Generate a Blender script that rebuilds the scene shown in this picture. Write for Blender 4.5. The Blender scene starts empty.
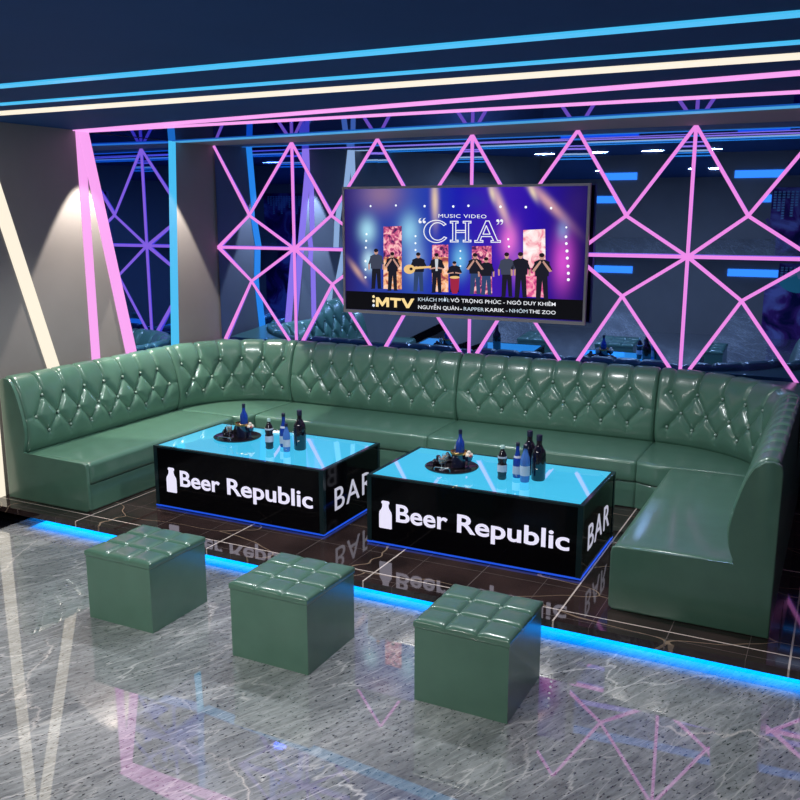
import bpy, bmesh, math, random
import numpy as np
from mathutils import Vector, Matrix
random.seed(5)
scene = bpy.context.scene
C = scene.collection
PI = math.pi
PF = 0.10                      # platform top
XL, YW, HC = -5.6, 7.14, 2.85  # left wall, back wall, ceiling
XR, YR = 1.55, -3.0

# ------------------------------------------------------------------ materials
def sl(c):
    return tuple(((v/255)/12.92 if v/255 <= 0.04045 else ((v/255+0.055)/1.055)**2.4) for v in c)
def mat(name, color=(.5,.5,.5), rough=.5, metal=0., emit=None, strength=1., spec=.5, coat=0., coat_rough=.03, trans=0., ior=1.45, bump=None, noise=None):
    m = bpy.data.materials.new(name); m.use_nodes = True
    b = m.node_tree.nodes['Principled BSDF']
    i = b.inputs
    i['Base Color'].default_value = (*color, 1); i['Roughness'].default_value = rough
    i['Metallic'].default_value = metal; i['Specular IOR Level'].default_value = spec
    i['Coat Weight'].default_value = coat; i['Coat Roughness'].default_value = coat_rough
    i['Transmission Weight'].default_value = trans; i['IOR'].default_value = ior
    if emit:
        i['Emission Color'].default_value = (*emit, 1); i['Emission Strength'].default_value = strength
    nt = m.node_tree
    if bump:
        g = nt.nodes.new('ShaderNodeNewGeometry'); n = nt.nodes.new('ShaderNodeTexNoise'); bp = nt.nodes.new('ShaderNodeBump')
        n.inputs['Scale'].default_value = bump[0]; n.inputs['Detail'].default_value = 4
        bp.inputs['Strength'].default_value = bump[1]; bp.inputs['Distance'].default_value = bump[2]
        nt.links.new(g.outputs['Position'], n.inputs['Vector']); nt.links.new(n.outputs['Fac'], bp.inputs['Height'])
        nt.links.new(bp.outputs['Normal'], i['Normal'])
    if noise:
        g = nt.nodes.new('ShaderNodeNewGeometry'); n = nt.nodes.new('ShaderNodeTexNoise'); r = nt.nodes.new('ShaderNodeValToRGB')
        n.inputs['Scale'].default_value = noise[0]; n.inputs['Detail'].default_value = 6
        r.color_ramp.elements[0].position = .3; r.color_ramp.elements[1].position = .7
        r.color_ramp.elements[0].color = (*[c*(1-noise[1]) for c in color], 1)
        r.color_ramp.elements[1].color = (*[c*(1+noise[1]) for c in color], 1)
        nt.links.new(g.outputs['Position'], n.inputs['Vector']); nt.links.new(n.outputs['Fac'], r.inputs['Fac'])
        nt.links.new(r.outputs['Color'], i['Base Color'])
    return m
def glow(name, rgb, s=1.):
    m = mat(name, (0.02,0.02,0.02), .4, emit=sl(rgb), strength=s); return m

M = {}
M['leather'] = mat('green_leather', (.082,.186,.132), .28, spec=.5, coat=.5, coat_rough=.13, bump=(60,.12,.002), noise=(9,.06))
M['stud'] = mat('leather_button', (.30,.42,.36), .2, spec=.7, coat=.6, coat_rough=.1)  # paler than the leather: the buttons' highlights are put into the colour
M['black_gloss'] = mat('black_glass', (.0025,.0025,.004), .08, spec=.15)
M['black_edge'] = mat('dark_teal_glass_edge', (.010,.028,.034), .12, spec=.4, coat=.1)
M['black_matt'] = mat('black_matt', (.008,.008,.009), .5)
M['wall'] = mat('grey_beige_paint', (.29,.272,.26), .75, spec=.2, noise=(3,.04))
M['ceil'] = mat('dark_navy_ceiling', (.024,.070,.21), .75, spec=.08, noise=(2,.05))
M['beige'] = mat('beige_ceiling_strip', (.34,.31,.29), .7)
def mirror_mat(name, col, rough):
    m = bpy.data.materials.new(name); m.use_nodes = True; nt = m.node_tree
    nt.nodes.remove(nt.nodes['Principled BSDF'])
    g = nt.nodes.new('ShaderNodeBsdfAnisotropic'); g.inputs['Color'].default_value = (*col,1); g.inputs['Roughness'].default_value = rough
    nt.links.new(g.outputs[0], nt.nodes['Material Output'].inputs['Surface']); return m
M['mirror'] = mirror_mat('blue_tinted_mirror', (.25,.43,.90), .012)
M['mirror_soft'] = mirror_mat('blue_tinted_ceiling_mirror', (.16,.26,.60), .012)
M['backing'] = mat('dark_navy_backing', (.01,.016,.03), .3)
M['pink'] = glow('pink_light', (238,138,232), 1.)
M['pink_wide'] = glow('pink_wide_light', (250,165,242), 1.)
M['cream'] = glow('cream_light', (255,244,222), 1.)
M['sky'] = glow('sky_blue_light', (70,190,243), 1.)
M['cyan_thin'] = glow('thin_cyan_light', (70,165,225), .9)
M['blue_band'] = mat('blue_band_light', (.02,.02,.02), .4, emit=(.09,.42,1.), strength=1.6)
M['step_led'] = mat('step_blue_light', (.0,.0,.0), .4, emit=(.0,.27,1.), strength=5)
M['under_led'] = mat('table_blue_light', (.0,.0,.0), .4, emit=(.012,.08,.68), strength=1.1)
M['tabletop'] = mat('cyan_lit_glass', (.02,.10,.14), .04, spec=.6, coat=1., coat_rough=.01, emit=sl((72,206,252)), strength=.95)
M['letters'] = mat('white_lit_letters', (.3,.3,.3), .4, emit=(.72,.69,.88), strength=1.)
M['letters_side'] = mat('pale_lit_letters', (.3,.3,.3), .4, emit=(.42,.42,.52), strength=1.)
M['steel'] = mat('steel', (.55,.55,.57), .22, metal=1.)
M['tv_frame'] = mat('bronze_grey_metal', (.42,.38,.38), .35, metal=.2)
M['gold'] = mat('gold', (.75,.52,.22), .25, metal=1.)

# marble floor
def step_gradient():  # emission fades outward; the glow's falloff is put into the strip itself
    m = M['step_led']; nt = m.node_tree; N = nt.nodes; L = nt.links
    g = N.new('ShaderNodeNewGeometry'); sx = N.new('ShaderNodeSeparateXYZ'); L.new(g.outputs['Position'], sx.inputs[0])
    r = N.new('ShaderNodeMapRange'); r.inputs['From Min'].default_value = 4.258; r.inputs['From Max'].default_value = 4.47
    r.inputs['To Min'].default_value = .1; r.inputs['To Max'].default_value = 7.; r.interpolation_type = 'SMOOTHSTEP'
    L.new(sx.outputs[1], r.inputs['Value']); L.new(r.outputs[0], N['Principled BSDF'].inputs['Emission Strength'])
step_gradient()
def marble():
    m = mat('grey_marble', (.3,.3,.3), .25, spec=.4, coat=1., coat_rough=.012); nt = m.node_tree; N = nt.nodes; L = nt.links
    b = N['Principled BSDF']
    b.inputs['Coat IOR'].default_value = 2.5
    g = N.new('ShaderNodeNewGeometry')
    def mapping(rot, sc, loc=(0,0,0)):
        mp = N.new('ShaderNodeMapping'); mp.vector_type='TEXTURE'; mp.inputs['Rotation'].default_value = (0,0,rot); mp.inputs['Scale'].default_value = tuple(1/q for q in sc)
        mp.inputs['Location'].default_value = loc
        L.new(g.outputs['Position'], mp.inputs['Vector']); return mp
    def noise(vec, sc, det=6, dist=0., rough=.55):
        n = N.new('ShaderNodeTexNoise'); n.inputs['Scale'].default_value = sc; n.inputs['Detail'].default_value = det
        n.inputs['Distortion'].default_value = dist; n.inputs['Roughness'].default_value = rough
        L.new(vec.outputs[0], n.inputs['Vector']); return n
    def ramp(src, stops):
        r = N.new('ShaderNodeValToRGB'); e = r.color_ramp.elements
        e[0].position, e[0].color = stops[0][0], (*stops[0][1],1) if len(stops[0][1])==3 else stops[0][1]
        e[1].position, e[1].color = stops[-1][0], (*stops[-1][1],1)
        for p,c in stops[1:-1]:
            k = e.new(p); k.color = (*c,1)
        L.new(src, r.inputs['Fac']); return r
    def mix(kind, fac, a, bb):
        x = N.new('ShaderNodeMix'); x.data_type='RGBA'; x.blend_type = kind
        if isinstance(fac, float): x.inputs['Factor'].default_value = fac
        else: L.new(fac, x.inputs['Factor'])
        for s,v in ((6,a),(7,bb)):
            if isinstance(v, tuple): x.inputs[s].default_value = (*v,1)
            else: L.new(v, x.inputs[s])
        return x.outputs[2]
    st = mapping(math.radians(66), (.5,2.0,1))
    base = ramp(noise(st, 1.6, 8, .6).outputs['Fac'], [(.3,(.20,.21,.225)),(.5,(.31,.325,.335)),(.7,(.50,.51,.515))])
    fine = ramp(noise(mapping(math.radians(64),(1,4.5,1)), 9, 8, .3, .7).outputs['Fac'], [(.3,(.34,.34,.36)),(.7,(1.6,1.6,1.6))])
    col = mix('MULTIPLY', .75, base.outputs[0], fine.outputs[0])
    # veins: warped voronoi edges
    def veins(rot, sc, vs, width, warp, loc=(0,0,0)):
        mp = mapping(rot, sc, loc)
        nz = noise(mp, 2.2, 6)
        add = N.new('ShaderNodeVectorMath'); add.operation='MULTIPLY_ADD'
        L.new(nz.outputs['Color'], add.inputs[0]); add.inputs[1].default_value=(warp,warp,0); L.new(mp.outputs[0], add.inputs[2])
        v = N.new('ShaderNodeTexVoronoi'); v.feature='DISTANCE_TO_EDGE'; v.inputs['Scale'].default_value=vs; v.voronoi_dimensions='2D'
        L.new(add.outputs[0], v.inputs['Vector'])
        return ramp(v.outputs['Distance'], [(0,(1,1,1)),(width*.35,(.55,.55,.55)),(width,(0,0,0))])
    v1 = veins(math.radians(60), (.45,1.8,1), 2.2, .020, .45)
    msk = ramp(noise(mapping(0,(1,1,1),(3,1,0)), 1.1, 3).outputs['Fac'], [(.42,(0,0,0)),(.62,(1,1,1))])
    f1 = mix('MULTIPLY', 1., v1.outputs[0], msk.outputs[0])
    col = mix('MIX', f1, col, (.80,.78,.78))
    v2 = veins(math.radians(68), (.4,2.8,1), 4.5, .04, .4, (1.3,.4,0))
    msk2 = ramp(noise(mapping(0,(1,1,1),(7,2,0)), 2.3, 4).outputs['Fac'], [(.35,(0,0,0)),(.6,(.9,.9,.9))])
    f2 = mix('MULTIPLY', 1., v2.outputs[0], msk2.outputs[0])
    col = mix('MIX', f2, col, (.66,.65,.65))
    v3 = veins(math.radians(100), (.7,1.2,1), .9, .010, .5, (2.1,.9,0))
    msk3 = ramp(noise(mapping(0,(1,1,1),(5,5,0)), .9, 3).outputs['Fac'], [(.5,(0,0,0)),(.6,(1,1,1))])
    f3 = mix('MULTIPLY', 1., v3.outputs[0], msk3.outputs[0])
    col = mix('MIX', f3, col, (.80,.74,.71))
    sp = ramp(noise(mapping(math.radians(64),(1,2.6,1)), 34, 3).outputs['Fac'], [(.605,(0,0,0)),(.645,(1,1,1))])
    col = mix('MIX', sp.outputs[0], col, (.03,.035,.04))
    L.new(col, b.inputs['Base Color'])
    return m
M['marble'] = marble()

def tiles():
    m = mat('brown_black_tile', (.02,.014,.012), .05, spec=.9); nt = m.node_tree; N = nt.nodes; L = nt.links
    b = N['Principled BSDF']
    g = N.new('ShaderNodeNewGeometry'); sx = N.new('ShaderNodeSeparateXYZ'); L.new(g.outputs['Position'], sx.inputs[0])
    def mth(op, a, bb=None, cc=None):
        n = N.new('ShaderNodeMath'); n.operation = op
        for k,v in enumerate((a,bb,cc)):
            if v is None: continue
            if isinstance(v,(int,float)): n.inputs[k].default_value = v
            else: L.new(v, n.inputs[k])
        return n.outputs[0]
    def lines(axis, off, per, half):
        a = mth('MULTIPLY_ADD', sx.outputs[axis], 1/per, -off/per)
        a = mth('ADD', a, 100.5); a = mth('FRACT', a); a = mth('SUBTRACT', a, .5); a = mth('ABSOLUTE', a)
        return mth('LESS_THAN', a, half/per)
    major = mth('MAXIMUM', lines(0,-2.38,1.146,.0045), lines(1,4.39,1.146,.0045))
    minor = mth('MAXIMUM', lines(0,-2.38-.573,1.146,.0022), mth('MAXIMUM', lines(0,-2.38+.19,.382,.0012), lines(1,4.39+.3,.382,.0016)))
    mp = N.new('ShaderNodeMapping'); mp.inputs['Scale'].default_value=(.7,1.5,1); mp.inputs['Rotation'].default_value=(0,0,.25); L.new(g.outputs['Position'], mp.inputs['Vector'])
    nz = N.new('ShaderNodeTexNoise'); nz.inputs['Scale'].default_value = 1.4; L.new(mp.outputs[0], nz.inputs['Vector'])
    ad = N.new('ShaderNodeVectorMath'); ad.operation='MULTIPLY_ADD'; L.new(nz.outputs['Color'], ad.inputs[0]); ad.inputs[1].default_value=(.9,.9,0); L.new(mp.outputs[0], ad.inputs[2])
    v = N.new('ShaderNodeTexVoronoi'); v.feature='DISTANCE_TO_EDGE'; v.inputs['Scale'].default_value=1.25; v.voronoi_dimensions='2D'; L.new(ad.outputs[0], v.inputs['Vector'])
    vein = mth('LESS_THAN', v.outputs['Distance'], .006)
    def mix(fac, a, c):
        x = N.new('ShaderNodeMix'); x.data_type='RGBA'; L.new(fac, x.inputs['Factor'])
        if isinstance(a, tuple): x.inputs[6].default_value=(*a,1)
        else: L.new(a, x.inputs[6])
        x.inputs[7].default_value=(*c,1); return x.outputs[2]
    n2 = N.new('ShaderNodeTexNoise'); n2.inputs['Scale'].default_value=2.5; n2.inputs['Detail'].default_value=6; L.new(g.outputs['Position'], n2.inputs['Vector'])
    r = N.new('ShaderNodeValToRGB'); r.color_ramp.elements[0].color=(.018,.012,.012,1); r.color_ramp.elements[1].color=(.050,.030,.028,1)
    r.color_ramp.elements[0].position=.35; r.color_ramp.elements[1].position=.7
    L.new(n2.outputs['Fac'], r.inputs['Fac'])
    col = mix(vein, r.outputs[0], (.24,.17,.12))
    col = mix(minor, col, (.13,.105,.10))
    col = mix(major, col, (.62,.52,.47))
    L.new(col, b.inputs['Base Color'])
    return m
M['tiles'] = tiles()

# ------------------------------------------------------------------ helpers
def link(name, me, m=None, parent=None, smooth=False):
    o = bpy.data.objects.new(name, me); C.objects.link(o)
    if m:
        for x in (m if isinstance(m, (list,tuple)) else [m]): me.materials.append(x)
    if parent is not None: o.parent = parent
    if smooth:
        me.polygons.foreach_set('use_smooth', [True]*len(me.polygons))
    return o
def obj(name, bm, m=None, parent=None, smooth=False, bevel=0, seg=2, auto=None):
    if bevel:
        es = [e for e in bm.edges if len(e.link_faces)==2 and e.calc_face_angle(0) > .6]
        bmesh.ops.bevel(bm, geom=es, offset=bevel, segments=seg, affect='EDGES', profile=.5)
    bmesh.ops.recalc_face_normals(bm, faces=bm.faces)
    me = bpy.data.meshes.new(name); bm.to_mesh(me); bm.free()
    if auto:
        for p in me.polygons: p.use_smooth = True
        me.set_sharp_from_angle(angle=auto)
    return link(name, me, m, parent, smooth)
def thing(name, label, cat, loc=(0,0,0), rz=0, group=None):
    o = bpy.data.objects.new(name, None); C.objects.link(o); o.empty_display_size=.1
    o.location = loc; o.rotation_euler = (0,0,rz); tag(o, label, cat, group); return o
def tag(o, label, cat, group=None):
    o['label'] = label; o['category'] = cat
    if group: o['group'] = group
    return o
def struct(name, bm, m, **k):
    o = obj(name, bm, m, **k); o['kind'] = 'structure'; return o
def box(bm, x0,x1,y0,y1,z0,z1):
    vs = [bm.verts.new(p) for p in ((x0,y0,z0),(x1,y0,z0),(x1,y1,z0),(x0,y1,z0),(x0,y0,z1),(x1,y0,z1),(x1,y1,z1),(x0,y1,z1))]
    for f in ((0,3,2,1),(4,5,6,7),(0,1,5,4),(1,2,6,5),(2,3,7,6),(3,0,4,7)): bm.faces.new([vs[i] for i in f])
    return bm
def B(*a):
    return box(bmesh.new(), *a)
def prism(bm, pts, off):
    """pts: list of 3D points of a flat outline, off: extrusion vector"""
    off = Vector(off); a = [bm.verts.new(p) for p in pts]; b = [bm.verts.new(Vector(p)+off) for p in pts]
    bm.faces.new(a[::-1]); bm.faces.new(b); n = len(a)
    for i in range(n): bm.faces.new((a[i],a[(i+1)%n],b[(i+1)%n],b[i]))
    return bm
def loft(bm, rings, caps=True):
    R = [[bm.verts.new(p) for p in r] for r in rings]; n = len(R[0])
    for a,b in zip(R, R[1:]):
        for i in range(n): bm.faces.new((a[i],a[(i+1)%n],b[(i+1)%n],b[i]))
    if caps: bm.faces.new(R[0][::-1]); bm.faces.new(R[-1])
    return bm
def lathe(bm, prof, x=0, y=0, z=0, n=24):
    rings = []
    for r,h in prof:
        rings.append([(x+max(r,1e-4)*math.cos(2*PI*k/n), y+max(r,1e-4)*math.sin(2*PI*k/n), z+h) for k in range(n)])
    return loft(bm, rings)
def sphere(bm, x,y,z,r, sx=1,sy=1,sz=1, u=12,v=8):
    return bmesh.ops.create_uvsphere(bm, u_segments=u, v_segments=v, radius=r, matrix=Matrix.Translation((x,y,z)) @ Matrix.Diagonal((sx,sy,sz,1)))
def strip(p0, p1, w, t, normal):
    """flat bar from p0 to p1, width w, thickness t along normal"""
    p0, p1, n = Vector(p0), Vector(p1), Vector(normal)
    d = (p1-p0).normalized(); s = d.cross(n).normalized()*w/2
    return prism(bmesh.new(), [p0-s, p1-s, p1+s, p0+s], n*t)
def text_mesh(body, size, offset=0., extrude=.002, spacing=1.):
    cu = bpy.data.curves.new('t','FONT'); cu.body = body; cu.size = size; cu.offset = offset; cu.extrude = extrude; cu.resolution_u = 4
    cu.space_character = spacing
    o = bpy.data.objects.new('t', cu); C.objects.link(o); bpy.context.view_layer.update()
    dg = bpy.context.evaluated_depsgraph_get(); me = bpy.data.meshes.new_from_object(o.evaluated_get(dg), depsgraph=dg)
    bpy.data.objects.remove(o); bpy.data.curves.remove(cu); me.materials.clear(); return me
def fit_text(name, body, x0, x1, zb, cap, place, m, parent, offset=.0, spacing=1., extrude=.002):
    """text scaled so its width runs x0..x1 and its cap height is cap; place maps (u along, v up, w out) to a point"""
    me = text_mesh(body, 1., offset, extrude, spacing)
    xs = [v.co.x for v in me.vertices]; a, b = min(xs), max(xs)
    sc = (x1-x0)/(b-a); sy = cap/.72
    for v in me.vertices:
        v.co = place(x0+(v.co.x-a)*sc, zb+v.co.y*sy, v.co.z)
    me.update(); return link(name, me, m, parent)

# ------------------------------------------------------------------ camera
cam = bpy.data.cameras.new('camera'); co = bpy.data.objects.new('camera', cam); C.objects.link(co)
co.location = (0,0,2.2); co.rotation_euler = (PI/2-.2065, 0, .46591)
cam.sensor_width = 36; cam.lens = 888.8/800*36; cam.clip_start=.05
scene.camera = co
scene.view_settings.view_transform = 'Standard'; scene.view_settings.look='None'; scene.view_settings.gamma = 1
scene.view_settings.exposure = 0; scene.view_settings.use_curve_mapping = False
w = bpy.data.worlds.new('world'); scene.world = w; w.use_nodes = True
w.node_tree.nodes['Background'].inputs[0].default_value = (.02,.025,.04,1)

# ------------------------------------------------------------------ setting
struct('floor', B(-5.25,XR,YR,4.50,-.1,0), M['marble'])
struct('trim_1', B(XL,-5.25,YR,4.50,-.1,.0), M['black_gloss'])      # black glossy border by the left wall
def platform():
    bm = bmesh.new(); box(bm, XL,XR,4.25,YW+.04,.058,PF); return bm
struct('raised_floor', platform(), M['tiles'])
struct('trim_2', B(XL,XR,4.50,YW+.04,-.1,.058), M['black_matt'])
o = obj('light_strip', B(-5.22,XR,4.258,4.495,.0550,.0575), M['step_led']); tag(o, 'bright blue light strip tucked under the front edge of the raised tiled floor', 'light strip')
struct('wall_left', B(XL-.12,XL,YR,YW+.12,-.1,HC+.1), M['wall'])
struct('wall_back', B(XL,XR,YW+.04,YW+.16,-.1,HC+.1), M['backing'])
struct('wall_right', B(XR,XR+.12,YR,YW+.12,-.1,HC+.1), M['wall'])
struct('wall_rear', B(XL-.12,XR+.12,YR-.12,YR,-.1,HC+.1), M['wall'])
struct('ceiling', B(XL,XR,YR,YW+.04,HC,HC+.1), M['ceil'])
struct('baseboard_left', B(XL,XL+.015,YR,7.1,0,.07), M['black_gloss'])

def cyan_y(x): return 6.53 - (x+4.84)*.085
o = obj('ceiling_mirror', prism(bmesh.new(), [(XL,5.45,HC-.006),(XR,5.45,HC-.006),(XR,cyan_y(XR),HC-.006),(XL,cyan_y(XL),HC-.006)], (0,0,.006)), M['mirror_soft'])
tag(o, 'blue tinted mirror strip on the ceiling behind the front pink light line', 'mirror')
struct('trim_3', prism(bmesh.new(), [(XL,cyan_y(XL),HC-.008),(XR,cyan_y(XR),HC-.008),(XR,YW,HC-.008),(XL,YW,HC-.008)], (0,0,.008)), M['beige'])
o = obj('light_strip', strip((XL,cyan_y(XL),HC-.009),(XR,cyan_y(XR),HC-.009), .13,.004,(0,0,-1)), M['cyan_thin'])
tag(o, 'very thin cyan light line between the ceiling mirror and the beige ceiling strip', 'light strip')

def ceil_line(y0,y1,w,m,label):
    o = obj('light_strip', strip((XL,y0,HC),(XR,y1,HC), w,.008,(0,0,-1)), M[m]); tag(o, label, 'light strip')
ceil_line(3.39,3.39,.085,'sky','wide sky blue light line on the ceiling, the one nearest the camera')
ceil_line(3.93,3.93,.062,'sky','narrow sky blue light line on the ceiling, next to the cream line')
ceil_line(4.27,4.27,.14,'cream','cream white light line running straight across the ceiling')
ceil_line(5.44,4.53,.13,'pink_wide','pink ceiling light line that slants away from the mirror edge')
ceil_line(5.49,5.49,.11,'pink_wide','pink light line along the front edge of the ceiling mirror')

# left wall lines
def wall_quad(name, pts, m, label, t=.008, cat='light strip'):
    o = obj(name, prism(bmesh.new(), [(XL,y,z) for y,z in pts], (t,0,0)), M[m]); tag(o, label, cat); return o
zb = .075
wall_quad('light_strip', [(5.40,2.85),(5.49,2.85),(5.49,zb),(5.40,zb)], 'pink_wide', 'upright pink light line on the left wall')
zd = 1.85
wall_quad('light_strip', [(5.427,2.85),(5.53,2.85),(5.53+(2.85-zb)*.212,zb),(5.427+(2.85-zb)*.2,zb)], 'pink_wide', 'slanting pink light line on the left wall beside the wall mirror', t=.011)
wall_quad('light_strip', [(6.49,2.85),(6.58,2.85),(6.58-(2.85-zb)*.05,zb),(6.49-(2.85-zb)*.058,zb)], 'sky', 'upright sky blue light line on the left wall')
wall_quad('light_strip', [(4.396,2.85),(4.517,2.85),(4.517+(2.85-zb)*.291,zb),(4.396+(2.85-zb)*.291,zb)], 'cream', 'slanting cream light line on the left wall behind the sofa end')
wall_quad('light_strip', [(4.36,2.85),(4.46,2.85),(4.436,zb),(4.335,zb)], 'cream', 'upright cream light line on the left wall at the left edge of the picture', t=.011)
wall_quad('wall_mirror', [(5.54,2.84),(6.485,2.84),(6.485-(2.85-zb)*.058,zb),(5.535+(2.85-zb)*.212,zb)], 'mirror', 'tapering blue tinted mirror panel on the left wall between pink and blue lines', t=.005, cat='mirror')

# ------------------------------------------------------------------ mirror wall with the pink lattice
mw = thing('mirror_wall', 'blue tinted faceted mirror wall crossed by a pink diamond lattice of light lines, behind the sofa', 'mirror wall', (-2,YW,PF))
def wl(p): return (p[0]+2, p[1]-YW, p[2]-PF)
d = .8925; X0 = -5.585
ZT, ZU, ZM, ZL, ZB = 2.842, 2.185, 1.878, 1.56, .90
YB = YW-.026     # face of the bars
cols = [X0+d*k for k in range(9)]
def xh(k): return cols[k]+d/2-.035+ (-.02 if k==0 else 0)+(.0 if k<4 else 0)
def facet(pts, pitch, yaw):
    cx = sum(p[0] for p in pts)/len(pts); cz = sum(p[1] for p in pts)/len(pts)
    tp, ty = math.tan(math.radians(pitch)), math.tan(math.radians(yaw))
    # pitch>0 : normal tips down (top edge comes forward)
    P = [(x, -(z-cz)*tp+(x-cx)*ty, z) for x,z in pts]
    f0 = YW-.022-min(p[1] for p in P)
    P = [(x, y+f0, z) for x,y,z in P]
    n = Vector((0,.006,0))
    obj('mirror_facet', prism(bmesh.new(), [wl(p) for p in P], n), M['mirror'], mw)
def bar(a, b):
    p0, p1 = (a[0],YB+.022,a[1]), (b[0],YB+.022,b[1])
    obj('light_line', strip(wl(p0), wl(p1), .026,.022,(0,-1,0)), M['pink'], mw)
for k in range(8):
    x0, x1, h = cols[k], cols[k+1], xh(k)
    up, lo = (h,ZU), (h,ZL)
    T0,T1,M0,M1,B0,B1 = (x0,ZT),(x1,ZT),(x0,ZM),(x1,ZM),(x0,ZB),(x1,ZB)
    facet([T0,T1,up], 1.2, .0)
    facet([up,M1,M0], 4.9, .3)
    facet([M0,M1,lo], -3.7, .0)
    facet([lo,B1,B0], 2.4, .3)
    facet([T0,up,M0], .0, -.6); facet([T1,M1,up], .0, .6)
    facet([M0,lo,B0], .0, -.6); facet([M1,B1,lo], .0, .6)
    for a,b in ((T0,up),(T1,up),(up,M0),(up,M1),(M0,lo),(M1,lo),(lo,B0),(lo,B1),(M0,M1)): bar(a,b)
    if k and k%2: bar((x0,ZT-.02),(x0,ZB))
obj('backing_panel', B(*[c for c in (XL+2+.01,XR+2-.01, -.008,-.001, .0,.80)]), M['backing'], mw)

# ------------------------------------------------------------------ sofas
prof_ctrl = [(.0,.97),(.012,1.004),(.045,1.017),(.085,1.016),(.125,.985),(.162,.917),(.196,.81),(.221,.70),(.229,.62),(.218,.54),(.190,.467),(.185,.43)]
def catmull(P, n):
    P = np.array(P, float); Q = np.vstack([2*P[0]-P[1], P, 2*P[-1]-P[-2]]); out = []
    for i in range(1, len(Q)-2):
        for t in np.linspace(0,1,12,endpoint=False):
            a,b,c,e = Q[i-1],Q[i],Q[i+1],Q[i+2]
            out.append(.5*((2*b)+(c-a)*t+(2*a-5*b+4*c-e)*t*t+(3*b-a-3*c+e)*t**3))
    out.append(P[-1]); out = np.array(out)
    s = np.r_[0, np.cumsum(np.hypot(*np.diff(out,axis=0).T))]
    u = np.linspace(0, s[-1], n)
    return np.c_[np.interp(u,s,out[:,0]), np.interp(u,s,out[:,1])], u
NV = 74
prof, pv = catmull(prof_ctrl, NV)
tan = np.gradient(prof, axis=0); tan /= np.linalg.norm(tan,axis=1)[:,None]
pnorm = np.c_[-tan[:,1], tan[:,0]]        # outward (towards the sitter / up)
def v_of_z(z):
    idx = np.argmax(prof[:,0]>.12); zz = prof[idx:,1][::-1]; vv = pv[idx:][::-1]
    return float(np.interp(z, zz, vv))
V_TOP, V_MID, V_BOT = v_of_z(.862), v_of_z(.722), v_of_z(.592)
V_CREST = pv[2]
def segdist(S, V, a, b):
    ax,ay = a; bx,by = b; dx,dy = bx-ax, by-ay; L2 = dx*dx+dy*dy+1e-12
    t = np.clip(((S-ax)*dx+(V-ay)*dy)/L2, 0, 1)
    return np.hypot(S-ax-t*dx, V-ay-t*dy)
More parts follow.
